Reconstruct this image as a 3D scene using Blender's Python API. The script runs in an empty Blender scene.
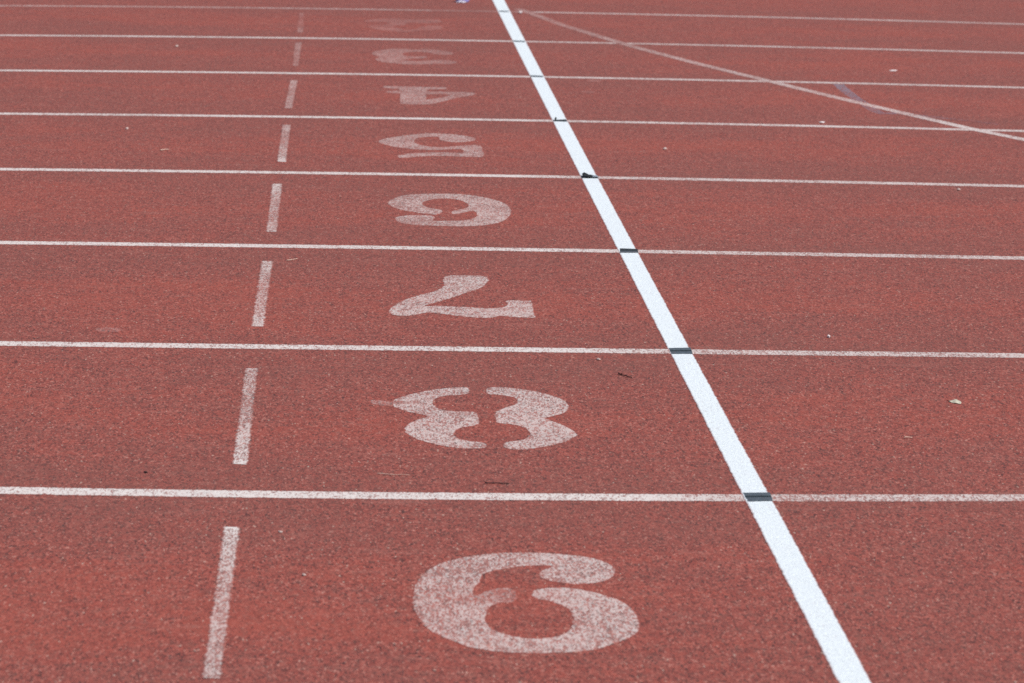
# Running track with lane lines, numbers and a finish line. Survey data (metres, X along the lanes, Y across them).
LANE = [[13.520699, 0.049224, -0.024358, 5.1e-05], [12.311224, 0.041363, -0.022242, 6.2e-05], [11.122521, 0.033037, -0.019662, 7e-05], [9.927162, 0.017863, -0.016443, 6.5e-05], [8.717554, 0.005906, -0.012322, 5.8e-05], [7.502006, -0.001402, -0.006876, 4.4e-05], [6.286209, -0.002205, 0.00062, -6e-06], [5.059506, -0.010173, 0.020499, -0.000308]]
FINISH = [[0.785313, -0.002987, 0.000135], [0.839584, -0.004599, 0.00028]]
DASH = {9: [[-0.1917, 4.8466], [-0.1633, 4.8474], [-0.1645, 4.0472], [-0.1917, 4.0513]], 8: [[-0.1941, 6.0706], [-0.1662, 6.0719], [-0.1634, 5.2693], [-0.1924, 5.2735]], 7: [[-0.1917, 7.291], [-0.1619, 7.2931], [-0.1653, 6.499], [-0.1943, 6.4974]], 6: [[-0.1925, 8.5034], [-0.1622, 8.5062], [-0.1612, 7.7106], [-0.1907, 7.7083]], 5: [[-0.1862, 9.7228], [-0.1568, 9.7261], [-0.1589, 8.9244], [-0.1879, 8.9275]], 4: [[-0.18, 10.905], [-0.151, 10.9088], [-0.1596, 10.1335], [-0.1884, 10.1377]], 3: [[-0.1813, 12.1309], [-0.1514, 12.1355], [-0.1543, 11.3402], [-0.1787, 11.3367]], 2: [[-0.1813, 13.3058], [-0.1565, 13.3101], [-0.1503, 12.5133], [-0.1794, 12.5086]]}
NUM = {9: [[[0.3531, 4.5758], [0.3632, 4.6031], [0.3877, 4.6283], [0.3571, 4.6331], [0.3236, 4.6255], [0.2897, 4.6083], [0.2641, 4.5901], [0.2546, 4.5777], [0.2503, 4.5402], [0.2379, 4.5071], [0.2323, 4.4719], [0.2414, 4.4541], [0.2587, 4.4815], [0.2838, 4.5015], [0.3036, 4.4979], [0.3088, 4.4503], [0.2952, 4.4221], [0.2797, 4.4268], [0.2588, 4.405], [0.2513, 4.3738], [0.2476, 4.3369], [0.2496, 4.3007], [0.2634, 4.2711], [0.2853, 4.2538], [0.3073, 4.24], [0.3261, 4.2368], [0.3534, 4.2454], [0.3779, 4.267], [0.3933, 4.3151], [0.3953, 4.364], [0.3919, 4.3949], [0.3744, 4.4235], [0.3518, 4.4409], [0.3346, 4.4508], [0.3392, 4.4895], [0.3559, 4.499], [0.3846, 4.5061], [0.4121, 4.4975], [0.4386, 4.4785], [0.4643, 4.4532], [0.4852, 4.4218], [0.496, 4.3719], [0.4974, 4.3168], [0.4874, 4.2688], [0.4716, 4.2449], [0.4503, 4.2213], [0.4173, 4.1919], [0.3784, 4.1777], [0.3406, 4.1737], [0.3031, 4.1732], [0.2659, 4.1783], [0.2365, 4.1893], [0.211, 4.2061], [0.1859, 4.2405], [0.1605, 4.2754], [0.1466, 4.323], [0.1366, 4.3841], [0.1377, 4.4598], [0.1442, 4.5248], [0.1578, 4.5784], [0.184, 4.6334], [0.2182, 4.6646], [0.2609, 4.6908], [0.3074, 4.7018], [0.3535, 4.7029], [0.3949, 4.6968], [0.4357, 4.6836], [0.4633, 4.6646], [0.4812, 4.6331], [0.4854, 4.5989], [0.4742, 4.5582], [0.4475, 4.5337], [0.4145, 4.5264], [0.3828, 4.5363], [0.3599, 4.5558]]], 8: [[[0.2918, 5.9155], [0.2648, 5.9143], [0.227, 5.897], [0.1845, 5.8661], [0.1515, 5.8302], [0.1279, 5.7914], [0.1221, 5.7687], [0.1313, 5.732], [0.1575, 5.6965], [0.1839, 5.6794], [0.2012, 5.6585], [0.1782, 5.6343], [0.1574, 5.598], [0.1463, 5.5539], [0.151, 5.511], [0.1738, 5.4694], [0.2029, 5.4369], [0.2364, 5.4132], [0.2701, 5.4028], [0.3047, 5.4107], [0.3055, 5.444], [0.2896, 5.4534], [0.2684, 5.4611], [0.2517, 5.4756], [0.2421, 5.5059], [0.2447, 5.5403], [0.2599, 5.5704], [0.2961, 5.5911], [0.2992, 5.6302], [0.3002, 5.6987], [0.2653, 5.7009], [0.2297, 5.7086], [0.2125, 5.7354], [0.2065, 5.7723], [0.2127, 5.8101], [0.2342, 5.8376], [0.2621, 5.8465], [0.2892, 5.8553]], [[0.3324, 5.9173], [0.3674, 5.9189], [0.4039, 5.9049], [0.4439, 5.8775], [0.4779, 5.8348], [0.4947, 5.7845], [0.4963, 5.7472], [0.4836, 5.7007], [0.4567, 5.6724], [0.433, 5.6534], [0.4494, 5.6326], [0.4731, 5.5927], [0.4915, 5.5463], [0.4942, 5.5153], [0.4775, 5.4806], [0.4442, 5.4423], [0.4078, 5.4144], [0.3811, 5.4002], [0.3513, 5.4025], [0.3404, 5.4219], [0.3449, 5.4555], [0.3678, 5.463], [0.3906, 5.4808], [0.4028, 5.5205], [0.4001, 5.5601], [0.3843, 5.5893], [0.3587, 5.6059], [0.3368, 5.6104], [0.3398, 5.6407], [0.3378, 5.6857], [0.3469, 5.7134], [0.3666, 5.7418], [0.3886, 5.7688], [0.3939, 5.8028], [0.3858, 5.8366], [0.3546, 5.8543], [0.3294, 5.8571]], [[0.0801, 5.7968], [0.1054, 5.7892], [0.1221, 5.7768], [0.1216, 5.7465], [0.0985, 5.7498], [0.0798, 5.7663]]], 7: [[[0.285, 7.1196], [0.3001, 7.1331], [0.3419, 7.1359], [0.3752, 7.1339], [0.391, 7.1161], [0.3942, 7.0811], [0.3771, 7.0024], [0.3587, 6.9611], [0.3239, 6.9093], [0.2853, 6.8483], [0.2557, 6.8023], [0.2268, 6.7682], [0.215, 6.743], [0.2501, 6.7545], [0.2894, 6.7474], [0.3287, 6.7422], [0.3678, 6.7332], [0.3955, 6.7349], [0.416, 6.7473], [0.4286, 6.7802], [0.426, 6.8183], [0.4328, 6.8322], [0.4645, 6.8264], [0.4867, 6.8277], [0.4846, 6.7363], [0.4838, 6.6345], [0.4603, 6.6332], [0.4217, 6.6401], [0.399, 6.6535], [0.3781, 6.6267], [0.3431, 6.6265], [0.3124, 6.6375], [0.2819, 6.654], [0.2552, 6.6709], [0.2242, 6.6801], [0.1961, 6.6491], [0.1685, 6.6347], [0.1416, 6.6459], [0.1336, 6.6786], [0.1391, 6.7253], [0.1557, 6.7734], [0.1808, 6.8323], [0.2141, 6.8829], [0.2433, 6.9141], [0.2691, 6.9594], [0.2809, 7.0064], [0.279, 7.0674]]], 6: [[[0.1708, 7.9415], [0.1792, 7.9706], [0.2072, 7.9949], [0.2468, 8.0025], [0.2801, 7.9942], [0.2848, 7.9572], [0.2724, 7.9126], [0.299, 7.9126], [0.3225, 7.9166], [0.3539, 7.9191], [0.382, 7.9366], [0.4032, 7.9711], [0.413, 8.0271], [0.4084, 8.0828], [0.3883, 8.0789], [0.363, 8.0454], [0.3385, 8.0277], [0.3382, 8.0725], [0.3613, 8.1015], [0.3822, 8.1214], [0.394, 8.1612], [0.3904, 8.2187], [0.3722, 8.2687], [0.3445, 8.2899], [0.3118, 8.2895], [0.2826, 8.2681], [0.2613, 8.2357], [0.2521, 8.1954], [0.2589, 8.1499], [0.278, 8.1172], [0.3014, 8.101], [0.3105, 8.0747], [0.3031, 8.0338], [0.2867, 8.0168], [0.2594, 8.0302], [0.2323, 8.0503], [0.2011, 8.0769], [0.1741, 8.12], [0.1569, 8.1643], [0.1564, 8.2105], [0.1686, 8.2583], [0.1942, 8.3197], [0.2277, 8.3513], [0.2732, 8.3625], [0.3229, 8.3717], [0.3722, 8.3688], [0.4204, 8.3394], [0.4596, 8.3022], [0.4895, 8.2505], [0.508, 8.1823], [0.512, 8.0913], [0.5022, 8.0122], [0.4841, 7.9382], [0.4579, 7.8885], [0.4172, 7.8532], [0.3777, 7.8394], [0.335, 7.8361], [0.281, 7.8403], [0.2424, 7.8437], [0.2041, 7.8577], [0.1777, 7.8921]]], 5: [[[0.4298, 9.324], [0.3937, 9.3032], [0.3756, 9.2899], [0.34, 9.2749], [0.3053, 9.2883], [0.2757, 9.328], [0.2593, 9.3781], [0.2633, 9.4455], [0.2846, 9.4919], [0.3211, 9.5137], [0.3545, 9.5054], [0.3482, 9.4545], [0.3626, 9.418], [0.3972, 9.3926], [0.4331, 9.4022], [0.4657, 9.4348], [0.473, 9.4767], [0.4562, 9.5223], [0.4304, 9.5493], [0.3862, 9.5745], [0.3413, 9.5847], [0.296, 9.5798], [0.25, 9.5448], [0.2041, 9.4951], [0.1631, 9.4465], [0.1401, 9.3887], [0.1484, 9.3462], [0.1699, 9.3112], [0.1997, 9.266], [0.2428, 9.2395], [0.2859, 9.2215], [0.3294, 9.2203], [0.3737, 9.2389], [0.4135, 9.2514], [0.424, 9.2105], [0.4194, 9.1628], [0.3926, 9.1656], [0.3495, 9.1723], [0.3059, 9.1623], [0.2622, 9.1468], [0.2271, 9.1213], [0.1984, 9.0856], [0.2082, 9.0379], [0.2385, 9.0571], [0.2821, 9.0859], [0.3254, 9.0984], [0.3683, 9.0945], [0.4112, 9.0906], [0.4539, 9.084], [0.4755, 9.0862], [0.485, 9.1473], [0.4832, 9.2445], [0.4845, 9.3155], [0.4659, 9.3421]]], 4: [[[0.1805, 10.7826], [0.2437, 10.7794], [0.3296, 10.7754], [0.4208, 10.7759], [0.418, 10.7266], [0.3427, 10.702], [0.3403, 10.6571], [0.3861, 10.6481], [0.4261, 10.6458], [0.4765, 10.6522], [0.5111, 10.6419], [0.5269, 10.6034], [0.5018, 10.5456], [0.4606, 10.508], [0.4181, 10.4312], [0.3657, 10.3298], [0.3355, 10.2949], [0.287, 10.2925], [0.2349, 10.3], [0.2366, 10.4336], [0.2421, 10.5784], [0.1902, 10.5975], [0.1899, 10.6379], [0.2402, 10.6591], [0.2397, 10.7074], [0.1797, 10.7259]], [[0.3348, 10.5719], [0.384, 10.5854], [0.4331, 10.5661], [0.4008, 10.4969], [0.3595, 10.4417], [0.3321, 10.4277]]], 3: [[[0.1416, 11.807], [0.161, 11.8757], [0.194, 11.9382], [0.2432, 11.9814], [0.2971, 11.9716], [0.3346, 11.9593], [0.3787, 11.9928], [0.4318, 11.9606], [0.4731, 11.909], [0.4931, 11.8679], [0.4746, 11.804], [0.437, 11.7985], [0.4009, 11.8367], [0.3756, 11.8857], [0.3221, 11.8909], [0.2891, 11.8552], [0.2663, 11.7907], [0.2863, 11.7331], [0.3284, 11.7221], [0.3715, 11.7456], [0.3724, 11.6857], [0.3267, 11.6536], [0.2895, 11.6397], [0.2702, 11.5947], [0.314, 11.5675], [0.3667, 11.5834], [0.4208, 11.6333], [0.4674, 11.6147], [0.4971, 11.5686], [0.4676, 11.4815], [0.4162, 11.4989], [0.3742, 11.4847], [0.3215, 11.4526], [0.2597, 11.4685], [0.1982, 11.5093], [0.1676, 11.5548], [0.1554, 11.6203], [0.1796, 11.6662], [0.1593, 11.7317]]], 2: [[[0.1228, 12.9903], [0.131, 13.0656], [0.1756, 13.1158], [0.2351, 13.1475], [0.294, 13.1361], [0.3644, 13.116], [0.4245, 13.1477], [0.4714, 13.1343], [0.4823, 13.0722], [0.4675, 13.0169], [0.4311, 12.9794], [0.3841, 12.9715], [0.3382, 13.0057], [0.3137, 12.9597], [0.3063, 12.8858], [0.2767, 12.8602], [0.2474, 12.8348], [0.2852, 12.7092], [0.3075, 12.6827], [0.3545, 12.7306], [0.3798, 12.8159], [0.4285, 12.8958], [0.4793, 12.8528], [0.4728, 12.75], [0.4279, 12.6923], [0.3761, 12.6839], [0.3288, 12.6165], [0.2716, 12.5974], [0.227, 12.6497], [0.1707, 12.7005], [0.1372, 12.786], [0.161, 12.8616], [0.2192, 12.8816], [0.2495, 12.9593], [0.2211, 13.0069], [0.1624, 12.9865]]]}
MARK = {8: [[0.7758, 5.0949], [0.8276, 5.0985], [0.8244, 5.0403], [0.7768, 5.0348]], 7: [[0.7735, 6.3158], [0.8248, 6.3226], [0.822, 6.2579], [0.7733, 6.2555]], 6: [[0.7765, 7.532], [0.825, 7.5255], [0.822, 7.4724], [0.7717, 7.4688]], 5: [[0.7711, 8.7413], [0.8214, 8.7307], [0.822, 8.6984], [0.7719, 8.6937]], 4: [[0.7712, 9.9473], [0.8183, 9.965], [0.8197, 9.9088], [0.7722, 9.9132]], 3: [[0.7696, 11.1694], [0.8184, 11.1576], [0.8188, 11.1241], [0.7702, 11.1297]], 2: [[0.7711, 12.3515], [0.8213, 12.3369], [0.8207, 12.2997], [0.7713, 12.3106]], 1: [[0.7741, 13.571], [0.8201, 13.5657], [0.8205, 13.5211], [0.7755, 13.5265]]}
STRIPE = {8: [[0.7772, 5.0725], [0.8255, 5.0747], [0.825, 5.0657], [0.7778, 5.0637]], 7: [[0.7732, 6.291], [0.8232, 6.2956], [0.8228, 6.2853], [0.7734, 6.2808]]}
CURVE = [[0.8747, 13.6838], [0.9029, 13.5759], [0.9638, 13.3312], [1.0319, 13.0383], [1.1169, 12.7526], [1.1886, 12.5228], [1.2496, 12.3291], [1.3113, 12.1485], [1.5098, 11.6389], [1.727, 11.124], [1.8433, 10.8493], [1.9554, 10.5926], [2.0726, 10.3404], [2.1761, 10.1106], [2.2771, 9.8976], [2.4064, 9.6638], [2.4927, 9.4982]]
BLUE = [[1.9946, 11.0741], [1.9899, 10.9168], [1.9893, 10.7528], [1.9915, 10.6242], [1.996, 10.4961], [2.0011, 10.3816], [2.0137, 10.3278], [2.0377, 10.3149], [2.069, 10.3212], [2.0928, 10.3083]]
PTS = {'leaf': [[1.3279, 5.8344], [1.3484, 5.8131]], 'twig': [[0.6314, 6.0545], [0.6435, 6.0305], [0.6569, 6.0141]], 'twig2': [[0.2896, 5.1478], [0.318, 5.1459], [0.3349, 5.1422]], 'straw': [[0.0865, 5.2072], [0.1103, 5.2015], [0.1485, 5.1977]], 'straw2': [[-0.1253, 7.2968], [-0.1123, 7.3031], [-0.0981, 7.3232]], 'straw3': [[1.1649, 5.5156], [1.1832, 5.5194]], 'straw4': [[-0.5702, 9.1066], [-0.542, 9.122]], 'straw5': [[2.4783, 12.1705], [2.3536, 11.8655]], 'chip': [[1.1693, 6.4526], [2.2989, 11.5581], [2.3089, 11.5013], [0.882, 13.4882], [0.8671, 13.4811], [1.7425, 10.0091], [1.754, 9.9906], [-0.6741, 11.9201], [-0.7105, 9.5677], [1.614, 10.049], [0.599, 6.191], [-0.2218, 9.7672], [2.513, 12.4616], [1.162, 5.5114], [1.9395, 8.5769], [2.5825, 12.1609], [1.1014, 9.3116], [1.2165, 9.2462], [-0.3546, 5.2042], [-0.0904, 4.8156], [-0.0456, 4.5644]], 'flap': [[0.7748, 8.7468], [0.804, 8.719]], 'stub': [[0.7777, 9.9534]], 'wrapper': [[0.5777, 13.922], [0.6449, 13.9344]]}
SMEAR = [[[0.9397, 10.7221], [0.9643, 10.7394], [0.9818, 10.7189], [0.9749, 10.6842], [0.9526, 10.6926]], [[0.9921, 11.0648], [1.0329, 11.0763], [1.0468, 11.054], [1.0195, 11.0145], [0.9925, 11.0229]], [[-0.5529, 6.4489], [-0.5357, 6.4649], [-0.503, 6.4624], [-0.4945, 6.4414], [-0.5135, 6.4191], [-0.5438, 6.4227]]]
CAM = {'f': 2817.2557010342925, 'h': 1.4443267709688872, 'r': [0.9979369648761145, -0.05898587499335587, 0.02534720270792503], 'd': [0.011653563533378064, -0.22182324371923365, -0.9750172526693313], 'fw': [0.06313484450619933, 0.9733011430678306, -0.22067821893433973]}

# ------------------------------------------------------------------ scene
import bpy, bmesh, math, random
from mathutils import Matrix, Vector, noise as mnoise
from mathutils.geometry import tessellate_polygon
random.seed(7)
scene = bpy.context.scene
COL = scene.collection
GLOBAL = {}

# ------------------------------------------------------------------ node helpers
class NT:
    def __init__(self, tree): self.t = tree
    def n(self, kind, ins=None, **props):
        nd = self.t.nodes.new(kind)
        for k, v in props.items(): setattr(nd, k, v)
        for k, v in (ins or {}).items():
            s = nd.inputs[k]
            if isinstance(v, bpy.types.NodeSocket): self.t.links.new(v, s)
            else: s.default_value = v
        return nd
    def math(self, op, a, b=0.0, c=0.0, clamp=False):
        return self.n('ShaderNodeMath', {0: a, 1: b, 2: c}, operation=op, use_clamp=clamp).outputs[0]
    def mix(self, fac, a, b, blend='MIX'):
        nd = self.t.nodes.new('ShaderNodeMix'); nd.data_type = 'RGBA'; nd.blend_type = blend
        for s, v in ((nd.inputs[0], fac), (nd.inputs[6], a), (nd.inputs[7], b)):
            if isinstance(v, bpy.types.NodeSocket): self.t.links.new(v, s)
            else: s.default_value = v
        return nd.outputs[2]
    def rng(self, v, a, b, c=0.0, d=1.0):
        return self.n('ShaderNodeMapRange', {0: v, 1: a, 2: b, 3: c, 4: d}).outputs[0]
    def noise(self, vec, scale, detail=2.0, rough=0.5):
        return self.n('ShaderNodeTexNoise', {'Vector': vec, 'Scale': scale, 'Detail': detail, 'Roughness': rough}).outputs[0]
    def scaled(self, vec, s):
        return self.n('ShaderNodeVectorMath', {0: vec, 1: s}, operation='MULTIPLY').outputs[0]

def rgba(r, g, b): return (r, g, b, 1.0)

def rubber_group():
    """Granulated rubber: coloured crumbs, dark gaps between them, dirt and wear along each lane."""
    g = bpy.data.node_groups.new('track_rubber', 'ShaderNodeTree')
    g.interface.new_socket('Color', in_out='OUTPUT', socket_type='NodeSocketColor')
    g.interface.new_socket('Height', in_out='OUTPUT', socket_type='NodeSocketFloat')
    g.interface.new_socket('Paint', in_out='OUTPUT', socket_type='NodeSocketFloat')
    b = NT(g)
    pos = b.n('ShaderNodeNewGeometry').outputs['Position']
    sep = b.n('ShaderNodeSeparateXYZ', {0: pos})
    flat = b.n('ShaderNodeCombineXYZ', {0: sep.outputs[0], 1: sep.outputs[1], 2: 0.0}).outputs[0]
    lay = b.scaled(flat, (1.0, .42, 1.0))       # crumbs drawn out across the lanes to suggest standing relief
    wob = b.n('ShaderNodeTexNoise', {'Vector': lay, 'Scale': 110.0, 'Detail': 2.0}).outputs['Color']
    warp = b.n('ShaderNodeVectorMath', {0: b.scaled(wob, (.007, .007, 0)), 1: lay}, operation='ADD').outputs[0]
    v1 = b.n('ShaderNodeTexVoronoi', {'Vector': warp, 'Scale': GRAIN}, voronoi_dimensions='2D')
    rnd = b.n('ShaderNodeSeparateColor', {0: v1.outputs['Color']})
    v2 = b.n('ShaderNodeTexVoronoi', {'Vector': warp, 'Scale': GRAIN * .40}, voronoi_dimensions='2D')
    rnd2 = b.n('ShaderNodeSeparateColor', {0: v2.outputs['Color']})
    # crumb colours
    ramp = b.n('ShaderNodeValToRGB', {0: rnd.outputs[0]})
    cr = ramp.color_ramp; cr.interpolation = 'LINEAR'
    stops = [(0.0, (.060, .024, .021)), (.12, (.140, .040, .033)), (.30, (.270, .064, .050)), (.62, (.335, .080, .060)),
             (.82, (.40, .110, .083)), (.94, (.455, .158, .125)), (1.0, (.54, .27, .22))]
    while len(cr.elements) < len(stops): cr.elements.new(.5)
    for e, (p, c) in zip(cr.elements, stops): e.position = p; e.color = (*c, 1)
    col = ramp.outputs[0]
    # clumps a centimetre or so across
    col = b.mix(b.rng(rnd2.outputs[0], 0, 1, 0, .32), col, b.mix(rnd2.outputs[1], rgba(.18, .058, .046), rgba(.45, .125, .092)))
    # wear: the middle of each lane is cleaner and more orange, the lane edges dirtier
    big = b.noise(b.scaled(flat, (.55, 1.0, 1)), 1.3, 3.0, .55)
    mid = b.noise(b.scaled(flat, (.6, 1.0, 1)), 5.5, 4.0, .6)
    fine = b.noise(flat, 34.0, 3.0, .6)
    ph = b.math('MULTIPLY', b.math('SUBTRACT', sep.outputs[1], 5.06), 2 * math.pi / 1.22)
    edge = b.math('MULTIPLY_ADD', b.math('COSINE', ph), .5, .5)
    dirt = b.math('ADD', b.math('MULTIPLY', edge, .30), b.math('MULTIPLY', b.rng(mid, .3, .7, 0, 1), .42))
    dirt = b.math('ADD', dirt, b.math('MULTIPLY', b.rng(big, .32, .68, 0, 1), .38))
    dirt = b.math('ADD', dirt, b.math('MULTIPLY', b.rng(fine, .3, .7, -1, 1), .16))
    dsoft = b.rng(dirt, .35, 1.05, 0, 1)
    col = b.mix(b.math('MULTIPLY', dsoft, .50), col, rgba(.205, .086, .071))
    col = b.mix(b.math('MULTIPLY', b.rng(dirt, .50, .10, 0, 1), .46), col, rgba(.405, .092, .060))
    blot = b.noise(b.scaled(flat, (1.0, .6, 1)), 62.0, 3.0, .65)
    col = b.mix(b.math('MULTIPLY', b.rng(blot, .50, .72, 0, 1), .34), col, rgba(.26, .140, .110))
    # scuffs: pale, thin, drawn out along the lanes
    scf = b.noise(b.scaled(flat, (5.0, 26.0, 1)), 1.0, 4.0, .65)
    col = b.mix(b.math('MULTIPLY', b.rng(scf, .56, .76, 0, 1), .32), col, rgba(.43, .20, .165))
    # dark gaps between crumbs
    gap = b.rng(v1.outputs['Distance'], .42, .75, 0, 1)
    gapm = b.math('MULTIPLY', gap, b.rng(rnd.outputs[2], .15, .9, .1, .95))
    col = b.mix(b.math('MULTIPLY', gapm, .62), col, rgba(.055, .026, .026))
    # stray pale and black crumbs
    v3 = b.n('ShaderNodeTexVoronoi', {'Vector': warp, 'Scale': 165.0}, voronoi_dimensions='2D')
    r3 = b.n('ShaderNodeSeparateColor', {0: v3.outputs['Color']})
    near = b.math('LESS_THAN', v3.outputs['Distance'], .26)
    pale = b.math('MULTIPLY', b.math('GREATER_THAN', r3.outputs[0], .984), near)
    dark = b.math('MULTIPLY', b.math('LESS_THAN', r3.outputs[0], .055), near)
    col = b.mix(b.math('MULTIPLY', pale, .5), col, rgba(.62, .50, .42))
    col = b.mix(b.math('MULTIPLY', dark, .65), col, rgba(.03, .025, .028))
    col = b.mix(1.0, col, rgba(.965, .865, .81), 'MULTIPLY')
    # relief
    dome = b.math('SUBTRACT', 1.0, b.math('MINIMUM', b.math('MULTIPLY', v1.outputs['Distance'], 1.3), 1.0))
    hgt = b.math('ADD', b.math('MULTIPLY', dome, .55), b.math('MULTIPLY', rnd.outputs[1], .5))
    hgt = b.math('ADD', hgt, b.math('MULTIPLY', rnd2.outputs[2], .5))
    # where paint survives: on tall crumbs, gone in pits
    pn = b.noise(warp, GRAIN * .90, 3.0, .7)
    pk = b.math('ADD', b.math('MULTIPLY', pn, .52), b.math('MULTIPLY', rnd.outputs[1], .38))
    pk = b.math('ADD', pk, b.math('MULTIPLY', rnd2.outputs[2], .10))
    pk = b.math('SUBTRACT', pk, b.math('MULTIPLY', b.rng(mid, .3, .7, -1, 1), .08))
    pk = b.math('SUBTRACT', pk, b.math('MULTIPLY', b.rng(fine, .3, .7, -1, 1), .085))
    out = b.n('NodeGroupOutput')
    g.links.new(col, out.inputs[0]); g.links.new(hgt, out.inputs[1]); g.links.new(pk, out.inputs[2])
    return g

GRAIN = 370.0
RUBBER = rubber_group()

def new_mat(name):
    m = bpy.data.materials.new(name); m.use_nodes = True
    m.node_tree.nodes.clear()
    b = NT(m.node_tree)
    out = b.n('ShaderNodeOutputMaterial')
    bs = b.n('ShaderNodeBsdfPrincipled')
    m.node_tree.links.new(bs.outputs[0], out.inputs[0])
    return m, b, bs

def rubber_mat():
    m, b, bs = new_mat('red_rubber')
    r = b.n('ShaderNodeGroup', node_tree=RUBBER)
    b.t.links.new(r.outputs[0], bs.inputs['Base Color'])
    bs.inputs['Roughness'].default_value = .85
    bs.inputs['Specular IOR Level'].default_value = .34
    bp = b.n('ShaderNodeBump', {'Height': r.outputs[1], 'Strength': .6, 'Distance': .0016})
    b.t.links.new(bp.outputs[0], bs.inputs['Normal'])
    return m

def paint_mat(name, white, soft=.045, relief=.5, floor=0.0, dim=.82):
    """Paint on the rubber; the mesh attribute 'coverage' says how much of it is left."""
    m, b, bs = new_mat(name)
    r = b.n('ShaderNodeGroup', node_tree=RUBBER)
    cov = b.n('ShaderNodeAttribute', attribute_name='coverage').outputs['Fac']
    thr = b.rng(cov, 0.0, 1.0, .70, .27)
    d = b.math('SUBTRACT', r.outputs[2], thr)
    mask = b.rng(d, -soft, soft, floor, 1)
    pos = b.n('ShaderNodeNewGeometry').outputs['Position']
    tone = b.noise(pos, 160.0, 2.0, .6)
    wcol = b.mix(b.rng(tone, .3, .7, 0, 1), rgba(*[c * dim for c in white]), rgba(*white))
    thin = b.math('MULTIPLY', mask, b.rng(cov, .2, .85, .32, 1.0))
    thin = b.math('MULTIPLY', thin, b.rng(cov, 0.0, .2, 0.0, 1.0))
    col = b.mix(thin, r.outputs[0], wcol)
    b.t.links.new(col, bs.inputs['Base Color'])
    bs.inputs['Roughness'].default_value = .75
    bs.inputs['Specular IOR Level'].default_value = .22
    bp = b.n('ShaderNodeBump', {'Height': r.outputs[1], 'Strength': relief, 'Distance': .0014})
    b.t.links.new(bp.outputs[0], bs.inputs['Normal'])
    return m

def plain_mat(name, ca, cb, scale, rough=.8, bump=0.0, bscale=None):
    m, b, bs = new_mat(name)
    tc = b.n('ShaderNodeTexCoord').outputs['Object']
    nz = b.noise(tc, scale, 4.0, .6)
    col = b.mix(b.rng(nz, .3, .7, 0, 1), rgba(*ca), rgba(*cb))
    b.t.links.new(col, bs.inputs['Base Color'])
    bs.inputs['Roughness'].default_value = rough
    if bump:
        bp = b.n('ShaderNodeBump', {'Height': b.noise(tc, bscale or scale * 2, 3.0, .6), 'Strength': .5, 'Distance': bump})
        b.t.links.new(bp.outputs[0], bs.inputs['Normal'])
    return m

M_RUBBER = rubber_mat()
M_WORN = paint_mat('worn_white_paint', (.82, .75, .69), .12, .35, .20)
M_FRESH = paint_mat('fresh_white_paint', (.82, .865, .87), .05, .5, .84, .80)
M_BLUE = paint_mat('faded_blue_paint', (.21, .25, .31), .14)
M_GREY = paint_mat('dark_grey_paint', (.105, .130, .150), .04, .5, .86, .55)
M_DARK = paint_mat('black_green_paint', (.036, .050, .055), .04, .5, .86, .5)
M_BLACK = plain_mat('black_tape', (.004, .004, .005), (.016, .015, .012), 160, .75)
M_TAPE = plain_mat('mottled_tape_edge', (.10, .12, .15), (.5, .56, .6), 220, .5)  # tape mottled from dark grey to pale blue-grey
M_GRASS = plain_mat('grass_green', (.035, .075, .02), (.07, .12, .035), 3.0, .9, .02, 40)
M_CONC = plain_mat('pale_concrete', (.38, .36, .33), (.48, .46, .42), 8.0, .85, .002, 90)
M_LEAF = plain_mat('dry_leaf', (.42, .37, .25), (.68, .62, .48), 130, .6)
M_TWIG = plain_mat('twig_bark', (.022, .008, .007), (.055, .018, .014), 200, .85)
M_STRAW = plain_mat('dry_straw', (.56, .36, .27), (.68, .48, .38), 200, .7)
M_CHIP = plain_mat('white_flake', (.72, .60, .56), (.86, .78, .74), 200, .7)
M_DULL = plain_mat('dull_flake', (.50, .36, .30), (.66, .52, .46), 300, .8)
M_STONE = plain_mat('dark_stone', (.015, .013, .014), (.05, .042, .042), 300, .8)
M_WBLUE = plain_mat('blue_plastic', (.10, .09, .34), (.24, .19, .42), 60, .45)
M_WWHITE = plain_mat('white_plastic', (.72, .66, .74), (.85, .80, .86), 60, .45)

# ------------------------------------------------------------------ object helpers
def link(name, me, mat, parent=None):
    me.materials.append(mat)
    o = bpy.data.objects.new(name, me); COL.objects.link(o)
    if parent is not None: o.parent = parent
    return o

def tag(o, label=None, cat=None, group=None, kind=None):
    if label: o['label'] = label
    if cat: o['category'] = cat
    if group: o['group'] = group
    if kind: o['kind'] = kind
    return o

def origin_to(o, p):
    """Put the object's origin at p (the mesh was built in world coordinates)."""
    p = Vector(p)
    o.data.transform(Matrix.Translation(-p)); o.location = p
    return o

def set_cov(me, vals):
    a = me.attributes.new('coverage', 'FLOAT', 'POINT')
    a.data.foreach_set('value', vals)

def jit(x, y, amp, slow=.7):
    """Ragged paint edge: a crumb-sized wobble."""
    v = mnoise.noise_vector(Vector((x * 170, y * 170, 3.1))) * amp
    w = mnoise.noise_vector(Vector((x * 38, y * 38, 8.7))) * amp * slow
    return x + v.x + w.x, y + v.y + w.y

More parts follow.
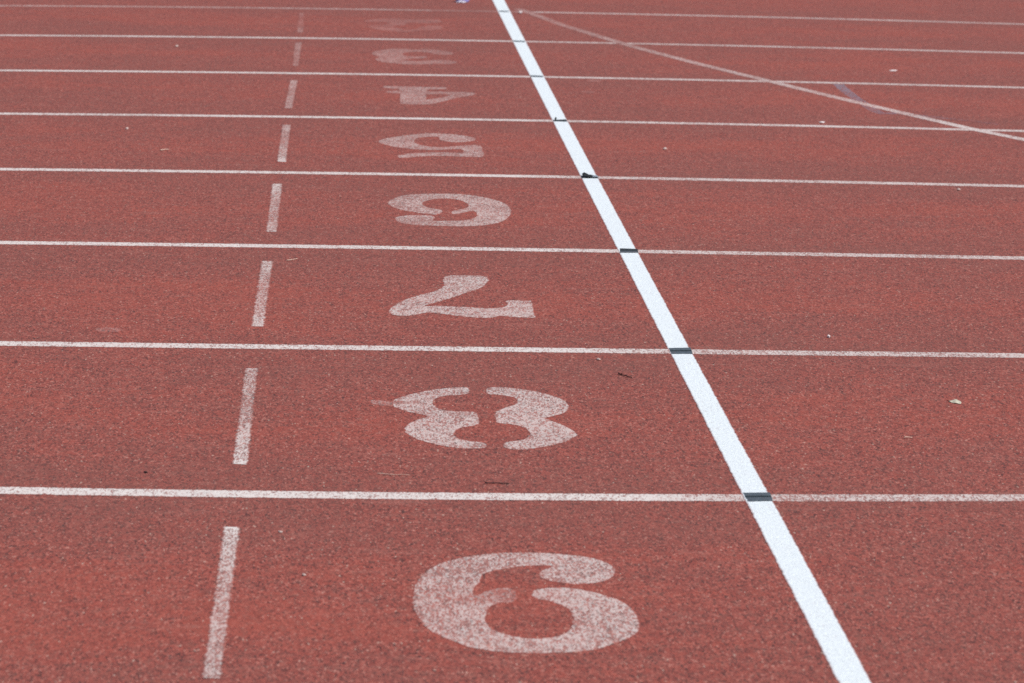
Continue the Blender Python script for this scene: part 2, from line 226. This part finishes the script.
def strip(name, left, right, z, cov, mat, amp=.0022, fringe=.005):
    """A painted band between two rows of points, thinning out along both edges."""
    vs, fs, cs = [], [], []
    for k, (a, c) in enumerate(zip(left, right)):
        mx, my = (a[0] + c[0]) / 2, (a[1] + c[1]) / 2
        w = math.hypot(c[0] - a[0], c[1] - a[1]); ux, uy = (c[0] - a[0]) / w * fringe, (c[1] - a[1]) / w * fringe
        ja, jc = jit(*a, amp), jit(*c, amp)
        cv = cov(mx, my)
        row = [(ja[0] - ux * .3, ja[1] - uy * .3, z * .5), (ja[0] + ux * .7, ja[1] + uy * .7, z), (mx, my, z),
               (jc[0] - ux * .7, jc[1] - uy * .7, z), (jc[0] + ux * .3, jc[1] + uy * .3, z * .5)]
        vs += row; cs += [0, cv, cv, cv, 0]
        if k:
            i = 5 * k
            fs += [(i - 5 + q, i - 4 + q, i + 1 + q, i + q) for q in range(4)]
    me = bpy.data.meshes.new(name); me.from_pydata(vs, [], fs); me.update()
    if me.polygons[0].normal.z < 0: me.flip_normals()
    set_cov(me, cs)
    return me

def chaikin(p, n=1):
    for _ in range(n):
        q = []
        for a, c in zip(p, p[1:] + p[:1]):
            q.append((a[0] * .78 + c[0] * .22, a[1] * .78 + c[1] * .22))
            q.append((a[0] * .22 + c[0] * .78, a[1] * .22 + c[1] * .78))
        p = q
    return p

def dense(p, step):
    q = []
    for a, c in zip(p, p[1:] + p[:1]):
        n = max(1, int(math.hypot(c[0] - a[0], c[1] - a[1]) / step))
        q += [(a[0] + (c[0] - a[0]) * t / n, a[1] + (c[1] - a[1]) * t / n) for t in range(n)]
    return q

def fill(name, polys, z, cov, holes=(), amp=.0022, smooth=1, step=.006, fringe=0):
    """Flat painted shape: outlines (each its own patch) with optional holes in the first."""
    vs, fs, cs = [], [], []
    prep = lambda p: [jit(x, y, amp, .12) for x, y in dense(chaikin([tuple(q) for q in p], smooth), step)]
    for k, p in enumerate(polys):
        loops = [prep(p)] + ([prep(h) for h in holes] if k == 0 else [])
        base = len(vs)
        flat = [Vector((x, y, 0)) for lp in loops for x, y in lp]
        tris = tessellate_polygon([[Vector((x, y, 0)) for x, y in lp] for lp in loops])
        vs += [(v.x, v.y, z) for v in flat]; cs += [cov(v.x, v.y) for v in flat]
        for t in tris:
            a, c, d = (flat[i] for i in t)
            n = (c - a).cross(d - a).z
            if abs(n) < 1e-12: continue
            fs.append(tuple(base + i for i in (t if n > 0 else t[::-1])))
        if not fringe: continue
        off = base
        for lp in loops:                 # overspray: a sloping rim that fades to nothing
            m = len(lp); area = sum(p[0] * q[1] - q[0] * p[1] for p, q in zip(lp, lp[1:] + lp[:1]))
            sgn = (1 if area > 0 else -1) * (1 if lp is loops[0] else -1)
            o0 = len(vs)
            for i in range(m):
                p, q = lp[i - 3], lp[(i + 3) % m]
                dx, dy = q[0] - p[0], q[1] - p[1]; l = math.hypot(dx, dy) or 1
                vs.append((lp[i][0] + sgn * dy / l * fringe, lp[i][1] - sgn * dx / l * fringe, z * .4)); cs.append(0)
            for i in range(m):
                j = (i + 1) % m
                f = (off + i, off + j, o0 + j, o0 + i)
                fs.append(f if sgn < 0 else f[::-1])
            off += m
    me = bpy.data.meshes.new(name); me.from_pydata(vs, [], fs); me.update()
    set_cov(me, cs)
    return me

def box_mesh(name, x0, x1, y0, y1, z0, z1, bevel=0):
    bm = bmesh.new()
    bmesh.ops.create_cube(bm, size=1)
    for v in bm.verts:
        v.co = Vector((x0 if v.co.x < 0 else x1, y0 if v.co.y < 0 else y1, z0 if v.co.z < 0 else z1))
    if bevel: bmesh.ops.bevel(bm, geom=list(bm.edges), offset=bevel, segments=2, affect='EDGES', profile=.5)
    me = bpy.data.meshes.new(name); bm.to_mesh(me); bm.free()
    return me

def lerp(a, b, t): return a + (b - a) * t
def sm(t): t = max(0, min(1, t)); return t * t * (3 - 2 * t)

# ------------------------------------------------------------------ the setting
tag(link('ground', box_mesh('ground', -900, 900, -900, 900, -.6, -.06), M_GRASS), 'green grass around the running track', kind='structure')
tag(link('running_track', box_mesh('running_track', -70, 90, -6, 15.3, -.3, 0), M_RUBBER), 'red granulated rubber running track', kind='structure')
tag(link('kerb', box_mesh('kerb', -70, 90, 15.31, 15.46, -.3, .05, .012), M_CONC), 'pale concrete kerb along the inner edge of the track', kind='structure')

# ------------------------------------------------------------------ lane lines
lane_label = {
    1: 'faint white lane line farthest from the camera, above the ghosted number 2',
    2: 'thin white lane line between lane numbers 2 and 3',
    3: 'thin white lane line between lane numbers 3 and 4',
    4: 'white lane line between lane numbers 4 and 5',
    5: 'white lane line between lane numbers 5 and 6, with a curled black flap on it',
    6: 'white lane line between lane numbers 6 and 7',
    7: 'white speckled lane line between lane numbers 7 and 8',
    8: 'broad speckled white lane line between lane numbers 8 and 9, nearest the camera'}
lane_cov = {1: (.44, .58), 2: (.72, .62), 3: (.76, .67), 4: (.76, .67), 5: (.76, .65), 6: (.76, .64), 7: (.77, .62), 8: (.79, .60)}
for i in range(1, 9):
    c = LANE[i - 1]
    xl, xr = -1.95 + .16 * (i - 1), 3.7 - .30 * (i - 1)
    def yy(x):
        t = max(xl, min(xr, x))
        y = c[0] + c[1] * t + c[2] * t * t + c[3] * t ** 3
        return y + (x - t) * (c[1] + 2 * c[2] * t + 3 * c[3] * t * t)
    xs = [-60, -30, -10, -5] + [xl - .6 + k * .005 for k in range(int((xr - xl + 1.2) / .005))] + [6, 10, 30, 80]
    def cov(x, y, i=i):
        a, b = lane_cov[i]
        v = lerp(a, b, sm((x - .55) / .3)) - .05
        if i == 1 and .45 < x < .95: v *= .55
        return v + .05 * mnoise.noise(Vector((x * 3.1, i * 9.1, 0)))
    me = strip('lane_line', [(x, yy(x) + .0245) for x in xs], [(x, yy(x) - .0245) for x in xs], .0005, cov, M_WORN)
    o = tag(origin_to(link('lane_line', me, M_WORN), (.8, yy(.8), .001)), lane_label[i], 'lane line', 'white lane lines along the track')

# ------------------------------------------------------------------ finish line
ys = [-3, 0, 3.2] + [3.6 + k * .005 for k in range(2200)] + [14.75]
ql, qr = FINISH
ev = lambda q, y: q[0] + q[1] * y + q[2] * y * y
me = strip('finish_line', [(ev(ql, y), y) for y in ys], [(ev(qr, y), y) for y in ys], .0010, lambda x, y: .97, M_FRESH, .0014, .004)
tag(origin_to(link('finish_line', me, M_FRESH), (.8, 9, .002)), 'bright solid white finish line running away across all the lanes', 'finish line')

# ------------------------------------------------------------------ broken cross line
dash_cov = {9: .50, 8: .52, 7: .49, 6: .45, 5: .41, 4: .32, 3: .22, 2: .14}
dash_where = {9: 'large white dash left of the number 9, nearest the camera', 8: 'white dash left of the number 8',
              7: 'white dash left of the number 7', 6: 'worn white dash left of the number 6', 5: 'worn white dash left of the number 5',
              4: 'faded white dash left of the number 4', 3: 'very faded pale dash left of the number 3',
              2: 'ghosted pale dash left of the faint number 2, farthest away'}
for k in range(9, 1, -1):
    tl, tr, br, bl = DASH[k]
    ymid, hl = (tl[1] + bl[1]) / 2, abs(tl[1] - bl[1]) / 2
    cov = lambda x, y, k=k, ymid=ymid, hl=hl: dash_cov[k] + (.06, .22)[k > 4] * (abs(y - ymid - .1 * (k % 3 - 1)) / hl) ** 2 - (.02, .12)[k > 4] + .06 * mnoise.noise(Vector((k * 3.3, y * 6, 0)))
    n = 160
    L = [(lerp(bl[0], tl[0], t / n), lerp(bl[1], tl[1], t / n)) for t in range(n + 1)]
    R = [(lerp(br[0], tr[0], t / n), lerp(br[1], tr[1], t / n)) for t in range(n + 1)]
    me = strip('line_dash', L, R, .0005, cov, M_WORN, .003)
    tag(origin_to(link('line_dash', me, M_WORN), ((tl[0] + br[0]) / 2, ymid, .001)), dash_where[k], 'dash', 'dashes of the broken line across the lanes')

# ------------------------------------------------------------------ lane numbers
num_cov = {9: .44, 8: .47, 7: .46, 6: .42, 5: .36, 4: .30, 3: .22, 2: .12}
def number_cov(k, x, y):
    c = num_cov[k]
    if k == 9:                                   # the stub inside the bowl is nearly gone, the right side strongest
        c += .05 * sm((x - .36) / .12) - .30 * sm(1.3 - abs(x - .285) / .05) * sm(1.4 - abs(y - 4.46) / .045)
    if k == 8 and x < (min(p[0] for p in NUM[8][0]) + .004): c = .20             # a smear beside the left half
    return c + .05 * mnoise.noise(Vector((x * 9, y * 9, k)))
num_label = {9: 'large speckled white lane number 9 nearest the camera', 8: 'white stencilled lane number 8 split in two halves',
             7: 'white lane number 7 lying on its side between two lane lines', 6: 'worn white stencilled lane number 6',
             5: 'worn white lane number 5 below the number 4', 4: 'faded white lane number 4', 3: 'very faded pale lane number 3',
             2: 'ghosted patchy lane number 2, farthest and faintest of the numbers'}
for k in range(9, 1, -1):
    loops = NUM[k]
    polys, holes = (loops[:1], loops[1:]) if k == 4 else (loops, ())
    me = fill('lane_number', polys, .0005, lambda x, y, k=k: number_cov(k, x, y), holes, .0026, {4: 0, 5: 1, 7: 0}.get(k, 2), fringe=.003)
    xs_ = [p[0] for p in loops[0]]; ys_ = [p[1] for p in loops[0]]
    tag(origin_to(link('lane_number', me, M_WORN), ((min(xs_) + max(xs_)) / 2, (min(ys_) + max(ys_)) / 2, .001)), num_label[k], 'lane number', 'painted lane numbers')

# ------------------------------------------------------------------ dark marks on the finish line
mark_label = {1: 'thin dark mark where the finish line crosses the farthest lane line',
              2: 'thin dark mark on the finish line between lanes 2 and 3', 3: 'thin dark mark on the finish line between lanes 3 and 4',
              4: 'dark mark with a small upright scrap where the finish line crosses lanes 4 and 5',
              5: 'dark mark with a curled black end on the finish line between lanes 5 and 6',
              6: 'black green mark on the finish line between lanes 6 and 7',
              7: 'grey mark with dark middle stripe on the finish line between lanes 7 and 8',
              8: 'widest grey mark with a dark middle stripe on the finish line, nearest the camera'}
marks = {}
for k in range(8, 0, -1):
    q = [list(p) for p in MARK[k]]
    if k < 4:                                    # the far ones are painted a little wider
        for p in q[:2]: p[1] += .004
        for p in q[2:]: p[1] -= .003
    mat = M_GREY if k in (8, 7, 3, 2, 1) else M_DARK
    me = fill('crossing_mark', [q], .0015, lambda x, y: .84, (), .0014, 0, .004)
    o = origin_to(link('crossing_mark', me, mat), (sum(p[0] for p in q) / 4, sum(p[1] for p in q) / 4, .003))
    marks[k] = tag(o, mark_label[k], 'mark', 'dark marks where the finish line crosses lane lines')
    if k in STRIPE:
        me = fill('middle_stripe', [STRIPE[k]], .0020, lambda x, y: .93, (), .0010, 0, .004)
        s = link('middle_stripe', me, M_DARK); s.parent = o; s.matrix_parent_inverse = Matrix.Translation(-o.location)
    elif k == 6:
        y0 = q[3][1]
        me = fill('front_stripe', [[(q[3][0] + .003, y0 + .002), (q[2][0] - .002, y0 + .004), (q[2][0] - .002, y0 + .020), (q[3][0] + .003, y0 + .020)]], .0020, lambda x, y: .80, (), .0014, 0, .004)
        s = link('front_stripe', me, M_GREY); s.parent = o; s.matrix_parent_inverse = Matrix.Translation(-o.location)

def sheet(name, fn, nu, nv, mat, parent=None, thick=.0008):
    """A thin bent sheet with real thickness; fn(u, v) gives a point."""
    bm = bmesh.new()
    g = [[bm.verts.new(fn(i / nu, j / nv)) for j in range(nv + 1)] for i in range(nu + 1)]
    for i in range(nu):
        for j in range(nv):
            bm.faces.new((g[i][j], g[i + 1][j], g[i + 1][j + 1], g[i][j + 1]))
    bmesh.ops.recalc_face_normals(bm, faces=bm.faces)
    bmesh.ops.solidify(bm, geom=list(bm.faces), thickness=thick)
    for f in bm.faces: f.smooth = True
    me = bpy.data.meshes.new(name); bm.to_mesh(me); bm.free()
    o = link(name, me, mat)
    if parent is not None:
        o.parent = parent; o.matrix_parent_inverse = Matrix.Translation(-parent.location)
    return o

# the tape at the sixth crossing has lifted and curled up at its left end
def flap(u, v):
    x = lerp(.771, .806, u); y = lerp(8.690, 8.728, v)
    z = .0045 + .0105 * (1 - u) ** 1.1 * (.55 + .45 * v) + .001 * math.sin(9 * u + 5 * v)
    if u < .25: z -= .006 * (1 - u / .25) ** 1.6; x += .002 * (1 - u / .25)
    return (x, y, z)
sheet('curled_flap', flap, 14, 8, M_BLACK, marks[5])
def lip(u, v):
    x = lerp(.803, .823, u); y = lerp(8.690, 8.712, v)
    return (x, y, .0045 + .0045 * math.sin(math.pi * u) * (.4 + .6 * math.sin(7 * u + 3 * v) ** 2))
sheet('loose_edge', lip, 12, 5, M_TAPE, marks[5])
def scrap(u, v):
    return (lerp(.7735, .7800, u) + .002 * v, 9.915 + .004 * math.sin(3 * u) + .004 * v, .004 + .012 * v * (.7 + .3 * math.sin(math.pi * u)))
sheet('upright_scrap', scrap, 5, 6, M_BLACK, marks[4])

# ------------------------------------------------------------------ curved lines
def band(pts, width, step):
    out = []
    for k in range(len(pts) - 1):       # Catmull-Rom through the surveyed points
        p0, p1, p2, p3 = pts[max(k - 1, 0)], pts[k], pts[k + 1], pts[min(k + 2, len(pts) - 1)]
        n = max(2, int(math.hypot(p2[0] - p1[0], p2[1] - p1[1]) / step))
        for t in range(n):
            t /= n
            out.append(tuple(.5 * (2 * b + (c - a) * t + (2 * a - 5 * b + 4 * c - d) * t * t + (3 * b - a - 3 * c + d) * t ** 3) for a, b, c, d in zip(p0, p1, p2, p3)))
    out.append(tuple(pts[-1]))
    lo, hi = [], []
    for k, p in enumerate(out):
        a, c = out[max(k - 3, 0)], out[min(k + 3, len(out) - 1)]
        dx, dy = c[0] - a[0], c[1] - a[1]; l = math.hypot(dx, dy)
        w = width / 2
        lo.append((p[0] - dy / l * w, p[1] + dx / l * w)); hi.append((p[0] + dy / l * w, p[1] - dx / l * w))
    return lo, hi
far = CURVE + [[2.66, 9.25], [3.0, 8.72], [3.5, 8.02]]
lo, hi = band(far, .05, .006)
me = strip('curved_line', lo, hi, .0008, lambda x, y: lerp(.25, .50, sm((x - .90) / 1.0)) + (.12 if x > 2.0 else 0) * sm((x - 2) / .3), M_WORN)
tag(origin_to(link('curved_line', me, M_WORN), (1.727, 11.124, .0016)), 'pale curved line slanting across the lanes right of the finish line', 'line')
lo, hi = band(BLUE[:6] + [[p[0], p[1] - .05] for p in BLUE[6:]] + [[2.18, 10.20], [2.30, 10.12], [2.40, 10.02]], .046, .006)
me = strip('blue_arc', lo, hi, .0003, lambda x, y: lerp(.44, .54, sm((y - 10.3) / .5)) * (1 - .6 * sm((x - 2.12) / .28)), M_BLUE, .004)
tag(origin_to(link('blue_arc', me, M_BLUE), (1.996, 10.496, .0006)), 'faded blue painted arc beside the pale curved line', 'line')

# ------------------------------------------------------------------ smears of spilt paint
smear_label = ['short pale smear in lane 4 beside the finish line, below its upper lane line', 'short pale smear just below the lane line between lanes 3 and 4', 'broad faint pale smear in the left of lane 7, left of the dash']
for q, lab in zip(SMEAR, smear_label):
    me = fill('pale_smear', [q], .0004, lambda x, y: .12, (), .006, 2, .008, .01)
    tag(origin_to(link('pale_smear', me, M_WORN), (sum(p[0] for p in q) / len(q), sum(p[1] for p in q) / len(q), .0004)), lab, 'smear', 'pale smears on the rubber')

# ------------------------------------------------------------------ litter on the track
def rod(name, pts, r0, r1, mat, bend=.0015, forks=()):
    bm = bmesh.new()
    def tube(ps, ra, rb, seg=7):
        P = [Vector(p) for p in ps]; rings = []
        for k, p in enumerate(P):
            d = (P[min(k + 1, len(P) - 1)] - P[max(k - 1, 0)]).normalized()
            s = d.cross(Vector((0, 0, 1))).normalized(); u = s.cross(d)
            r = lerp(ra, rb, k / (len(P) - 1)) * random.uniform(.8, 1.2)
            rings.append([bm.verts.new(p + s * r * math.cos(a) + u * r * math.sin(a)) for a in [2 * math.pi * q / seg for q in range(seg)]])
        for A, B in zip(rings, rings[1:]):
            for q in range(seg): bm.faces.new((A[q], A[(q + 1) % seg], B[(q + 1) % seg], B[q]))
        bm.faces.new(rings[0][::-1]); bm.faces.new(rings[-1])
    ps = []
    for a, b in zip(pts, pts[1:]):
        for t in range(5):
            t /= 5; ps.append((lerp(a[0], b[0], t) + random.uniform(-bend, bend), lerp(a[1], b[1], t) + random.uniform(-bend, bend), r0 + .0006 + random.uniform(0, bend)))
    ps.append((pts[-1][0], pts[-1][1], r1 + .0008))
    tube(ps, r0, r1)
    for (i, dx, dy, dz) in forks:
        a = Vector(ps[i]); tube([a, a + Vector((dx * .5, dy * .5, dz * .7)), a + Vector((dx, dy, dz))], r0 * .6, r0 * .3, 5)
    for f in bm.faces: f.smooth = True
    me = bpy.data.meshes.new(name); bm.to_mesh(me); bm.free()
    return origin_to(link(name, me, mat), (ps[len(ps) // 2][0], ps[len(ps) // 2][1], 0))

tag(rod('twig', PTS['twig'], .0016, .0012, M_TWIG, .0012, ((2, .004, -.006, .004),)), 'short dark twig lying between the number 8 and the finish line', 'twig')
tag(rod('thin_twig', PTS['twig2'], .0009, .0012, M_TWIG, .0008), 'thin dark twig just above the lane line below the number 8', 'twig')
straws = [('straw', .0007, 'long pale straw on the track below left of the number 8'),
          ('straw2', .0014, 'pale straw right of the dash beside the number 7'),
          ('straw3', .0012, 'short pale straw in the lane right of the finish line, below the dry leaf'),
          ('straw4', .0022, 'faint pale straw in the left of lane 5, left of the broken line')]
for key, r, lab in straws:
    tag(rod('straw', PTS[key], r, r * .7, M_STRAW, .0012), lab, 'straw', 'pale straws lying on the track')

# dry leaf, cupped, with a stalk
(ax, ay), (bx, by) = PTS['leaf']
def leaf_pt(u, v):
    t = u; w = .0078 * math.sin(math.pi * min(1, t * .92 + .06)) ** .7
    x = lerp(ax, bx, t); y = lerp(ay, by, t)
    n = Vector((-(by - ay), bx - ax, 0)).normalized() * (v - .5) * 2 * w
    return (x + n.x, y + n.y, .0007 + .0042 * v * math.sin(math.pi * (t * .9 + .05)) + .0006 * math.sin(11 * t + 4 * v) + .0006)
lf = origin_to(sheet('dry_leaf', leaf_pt, 16, 8, M_LEAF, None, .0005), ((ax + bx) / 2, (ay + by) / 2, 0))
tag(lf, 'small dry pale leaf on the track right of the finish line', 'leaf')
st = rod('stalk', [(ax + .001, ay), (ax - .006, ay + .002)], .0009, .0006, M_TWIG, .0003)
w = st.location.copy(); st.parent = lf; st.location = w - lf.location

def flake(p, sx, sy, rot, mat, name, label, cat, group, h=.004):
    bm = bmesh.new()
    bmesh.ops.create_icosphere(bm, subdivisions=2, radius=1)
    seed = random.uniform(0, 50)
    for v in bm.verts:
        k = 1 + .55 * mnoise.noise(v.co * 1.6 + Vector((seed, 0, 0)))
        v.co = Vector((v.co.x * sx * k, v.co.y * sy * k, max(v.co.z, -.5) * h * k))
    zmin = min(v.co.z for v in bm.verts)
    for v in bm.verts: v.co.z -= zmin
    me = bpy.data.meshes.new(name); bm.to_mesh(me); bm.free()
    o = link(name, me, mat); o.location = (p[0], p[1], .0003); o.rotation_euler.z = rot
    return tag(o, label, cat, group)

C = PTS['chip']
mid2 = lambda a, b: ((a[0] + b[0]) / 2, (a[1] + b[1]) / 2)
G = 'pale flakes scattered on the track'
flake(C[0], .0032, .0045, .3, M_CHIP, 'pale_flake', 'tiny white flake right of the finish line in lane 7, near its lower lane line', 'flake', G)
flake(mid2(C[1], C[2]), .011, .018, -.9, M_CHIP, 'pale_flake', 'slanted white flake in lane 3 right of the finish line, above the blue arc', 'flake', G, .0025)
flake(mid2(C[3], C[4]), .009, .018, 0, M_CHIP, 'pale_flake', 'white flake beside the finish line at the farthest lane line', 'flake', G, .006)
flake(mid2(C[5], C[6]), .009, .014, -.5, M_CHIP, 'pale_flake', 'pale flake in lane 4 right of the finish line, just above a lane line', 'flake', G, .0025)
flake(C[7], .006, .022, 0, M_DULL, 'pale_flake', 'tiny pale flake in the left of lane 3, below the second lane line', 'flake', G)
flake(C[8], .005, .012, 0, M_DULL, 'pale_flake', 'tiny pale flake left of the dash beside the number 5', 'flake', G)
flake(C[10], .0048, .006, .4, M_DULL, 'pale_flake', 'small pale flake above right of the number 8, left of the finish line', 'flake', G, .0025)
flake(C[14], .005, .006, 0, M_DULL, 'pale_flake', 'tiny pale flake in lane 6 at the right side of the picture', 'flake', G)
flake(C[16], .007, .010, 0, M_DULL, 'pale_flake', 'tiny pale flake in lane 5 a little right of the finish line', 'flake', G)
flake(C[19], .0032, .0045, .7, M_DULL, 'pale_flake', 'tiny pale flake near the top of the nearest dash, on its right', 'flake', G, .0018)
flake(C[20], .0030, .0050, .4, M_DULL, 'pale_flake', 'tiny pale flake between the nearest dash and the number 9', 'flake', G, .0018)
flake(C[18], .0036, .0035, .4, M_TWIG, 'dark_stone', 'tiny dark stone left of the dash beside the number 8', 'stone', None, .0018)

# crumpled wrapper at the far side of lane 1
(wx0, wy0), (wx1, wy1) = PTS['wrapper']
wx, wy = (wx0 + wx1) / 2, (wy0 + wy1) / 2 + .02
def crumple(name, mat, sx, sy, sz, off, seed, parent=None):
    bm = bmesh.new(); bmesh.ops.create_icosphere(bm, subdivisions=4, radius=1)
    for v in bm.verts:
        n = mnoise.noise(v.co * 2.3 + Vector((seed, 0, 0))); r = abs(mnoise.noise(v.co * 4.2 + Vector((0, seed, 0))))
        k = .85 + .5 * n - .35 * r
        v.co = Vector((v.co.x * sx * k, v.co.y * sy * k, max(-.35, v.co.z) * sz * k))
    zmin = min(v.co.z for v in bm.verts)
    for v in bm.verts: v.co.z -= zmin; v.co += Vector(off)
    me = bpy.data.meshes.new(name); bm.to_mesh(me); bm.free()
    return link(name, me, mat, parent)
wr = crumple('crumpled_wrapper', M_WBLUE, .038, .03, .03, (0, 0, 0), 4.0)
wr.location = (wx, wy, .0005)
tag(wr, 'crumpled blue and white wrapper at the top edge, left of the finish line', 'wrapper')
crumple('white_fold', M_WWHITE, .028, .022, .008, (-.002, -.030, 0), 9.0, wr)

# ------------------------------------------------------------------ light
SUN_EL, SUN_AZ = math.radians(58), math.radians(112)     # azimuth clockwise from +Y
world = bpy.data.worlds.new('World'); scene.world = world; world.use_nodes = True
wt = world.node_tree; wt.nodes.clear()
sky = wt.nodes.new('ShaderNodeTexSky'); sky.sky_type = 'NISHITA'; sky.sun_disc = False
sky.sun_elevation = SUN_EL; sky.sun_rotation = SUN_AZ
bg = wt.nodes.new('ShaderNodeBackground'); bg.inputs[1].default_value = .10
wo = wt.nodes.new('ShaderNodeOutputWorld')
wt.links.new(sky.outputs[0], bg.inputs[0]); wt.links.new(bg.outputs[0], wo.inputs[0])
sl = bpy.data.lights.new('sun', 'SUN'); sl.energy = 3.6; sl.angle = math.radians(.5); sl.color = (1, .965, .92)
so = bpy.data.objects.new('sun', sl); COL.objects.link(so)
d = Vector((math.sin(SUN_AZ) * math.cos(SUN_EL), math.cos(SUN_AZ) * math.cos(SUN_EL), math.sin(SUN_EL)))
so.rotation_euler = d.to_track_quat('Z', 'Y').to_euler(); so.location = d * 40

# ------------------------------------------------------------------ camera
cd = bpy.data.cameras.new('camera'); cam = bpy.data.objects.new('camera', cd); COL.objects.link(cam)
r, dn, fw = Vector(CAM['r']), Vector(CAM['d']), Vector(CAM['fw'])
m = Matrix(((r.x, -dn.x, -fw.x, 0), (r.y, -dn.y, -fw.y, 0), (r.z, -dn.z, -fw.z, CAM['h']), (0, 0, 0, 1)))
cam.matrix_world = m
cd.sensor_width = 36; cd.sensor_fit = 'HORIZONTAL'; cd.lens = 36 * CAM['f'] / 1024
cd.clip_start = .05; cd.clip_end = 3000
cd.dof.use_dof = True; cd.dof.focus_distance = 6.6; cd.dof.aperture_fstop = 8.5; cd.dof.aperture_blades = 7
scene.camera = cam

scene.view_settings.view_transform = 'Standard'; scene.view_settings.look = 'None'
scene.view_settings.gamma = 1; scene.view_settings.use_curve_mapping = False
scene.view_settings.exposure = 0.0
scene.cycles.use_denoising = False
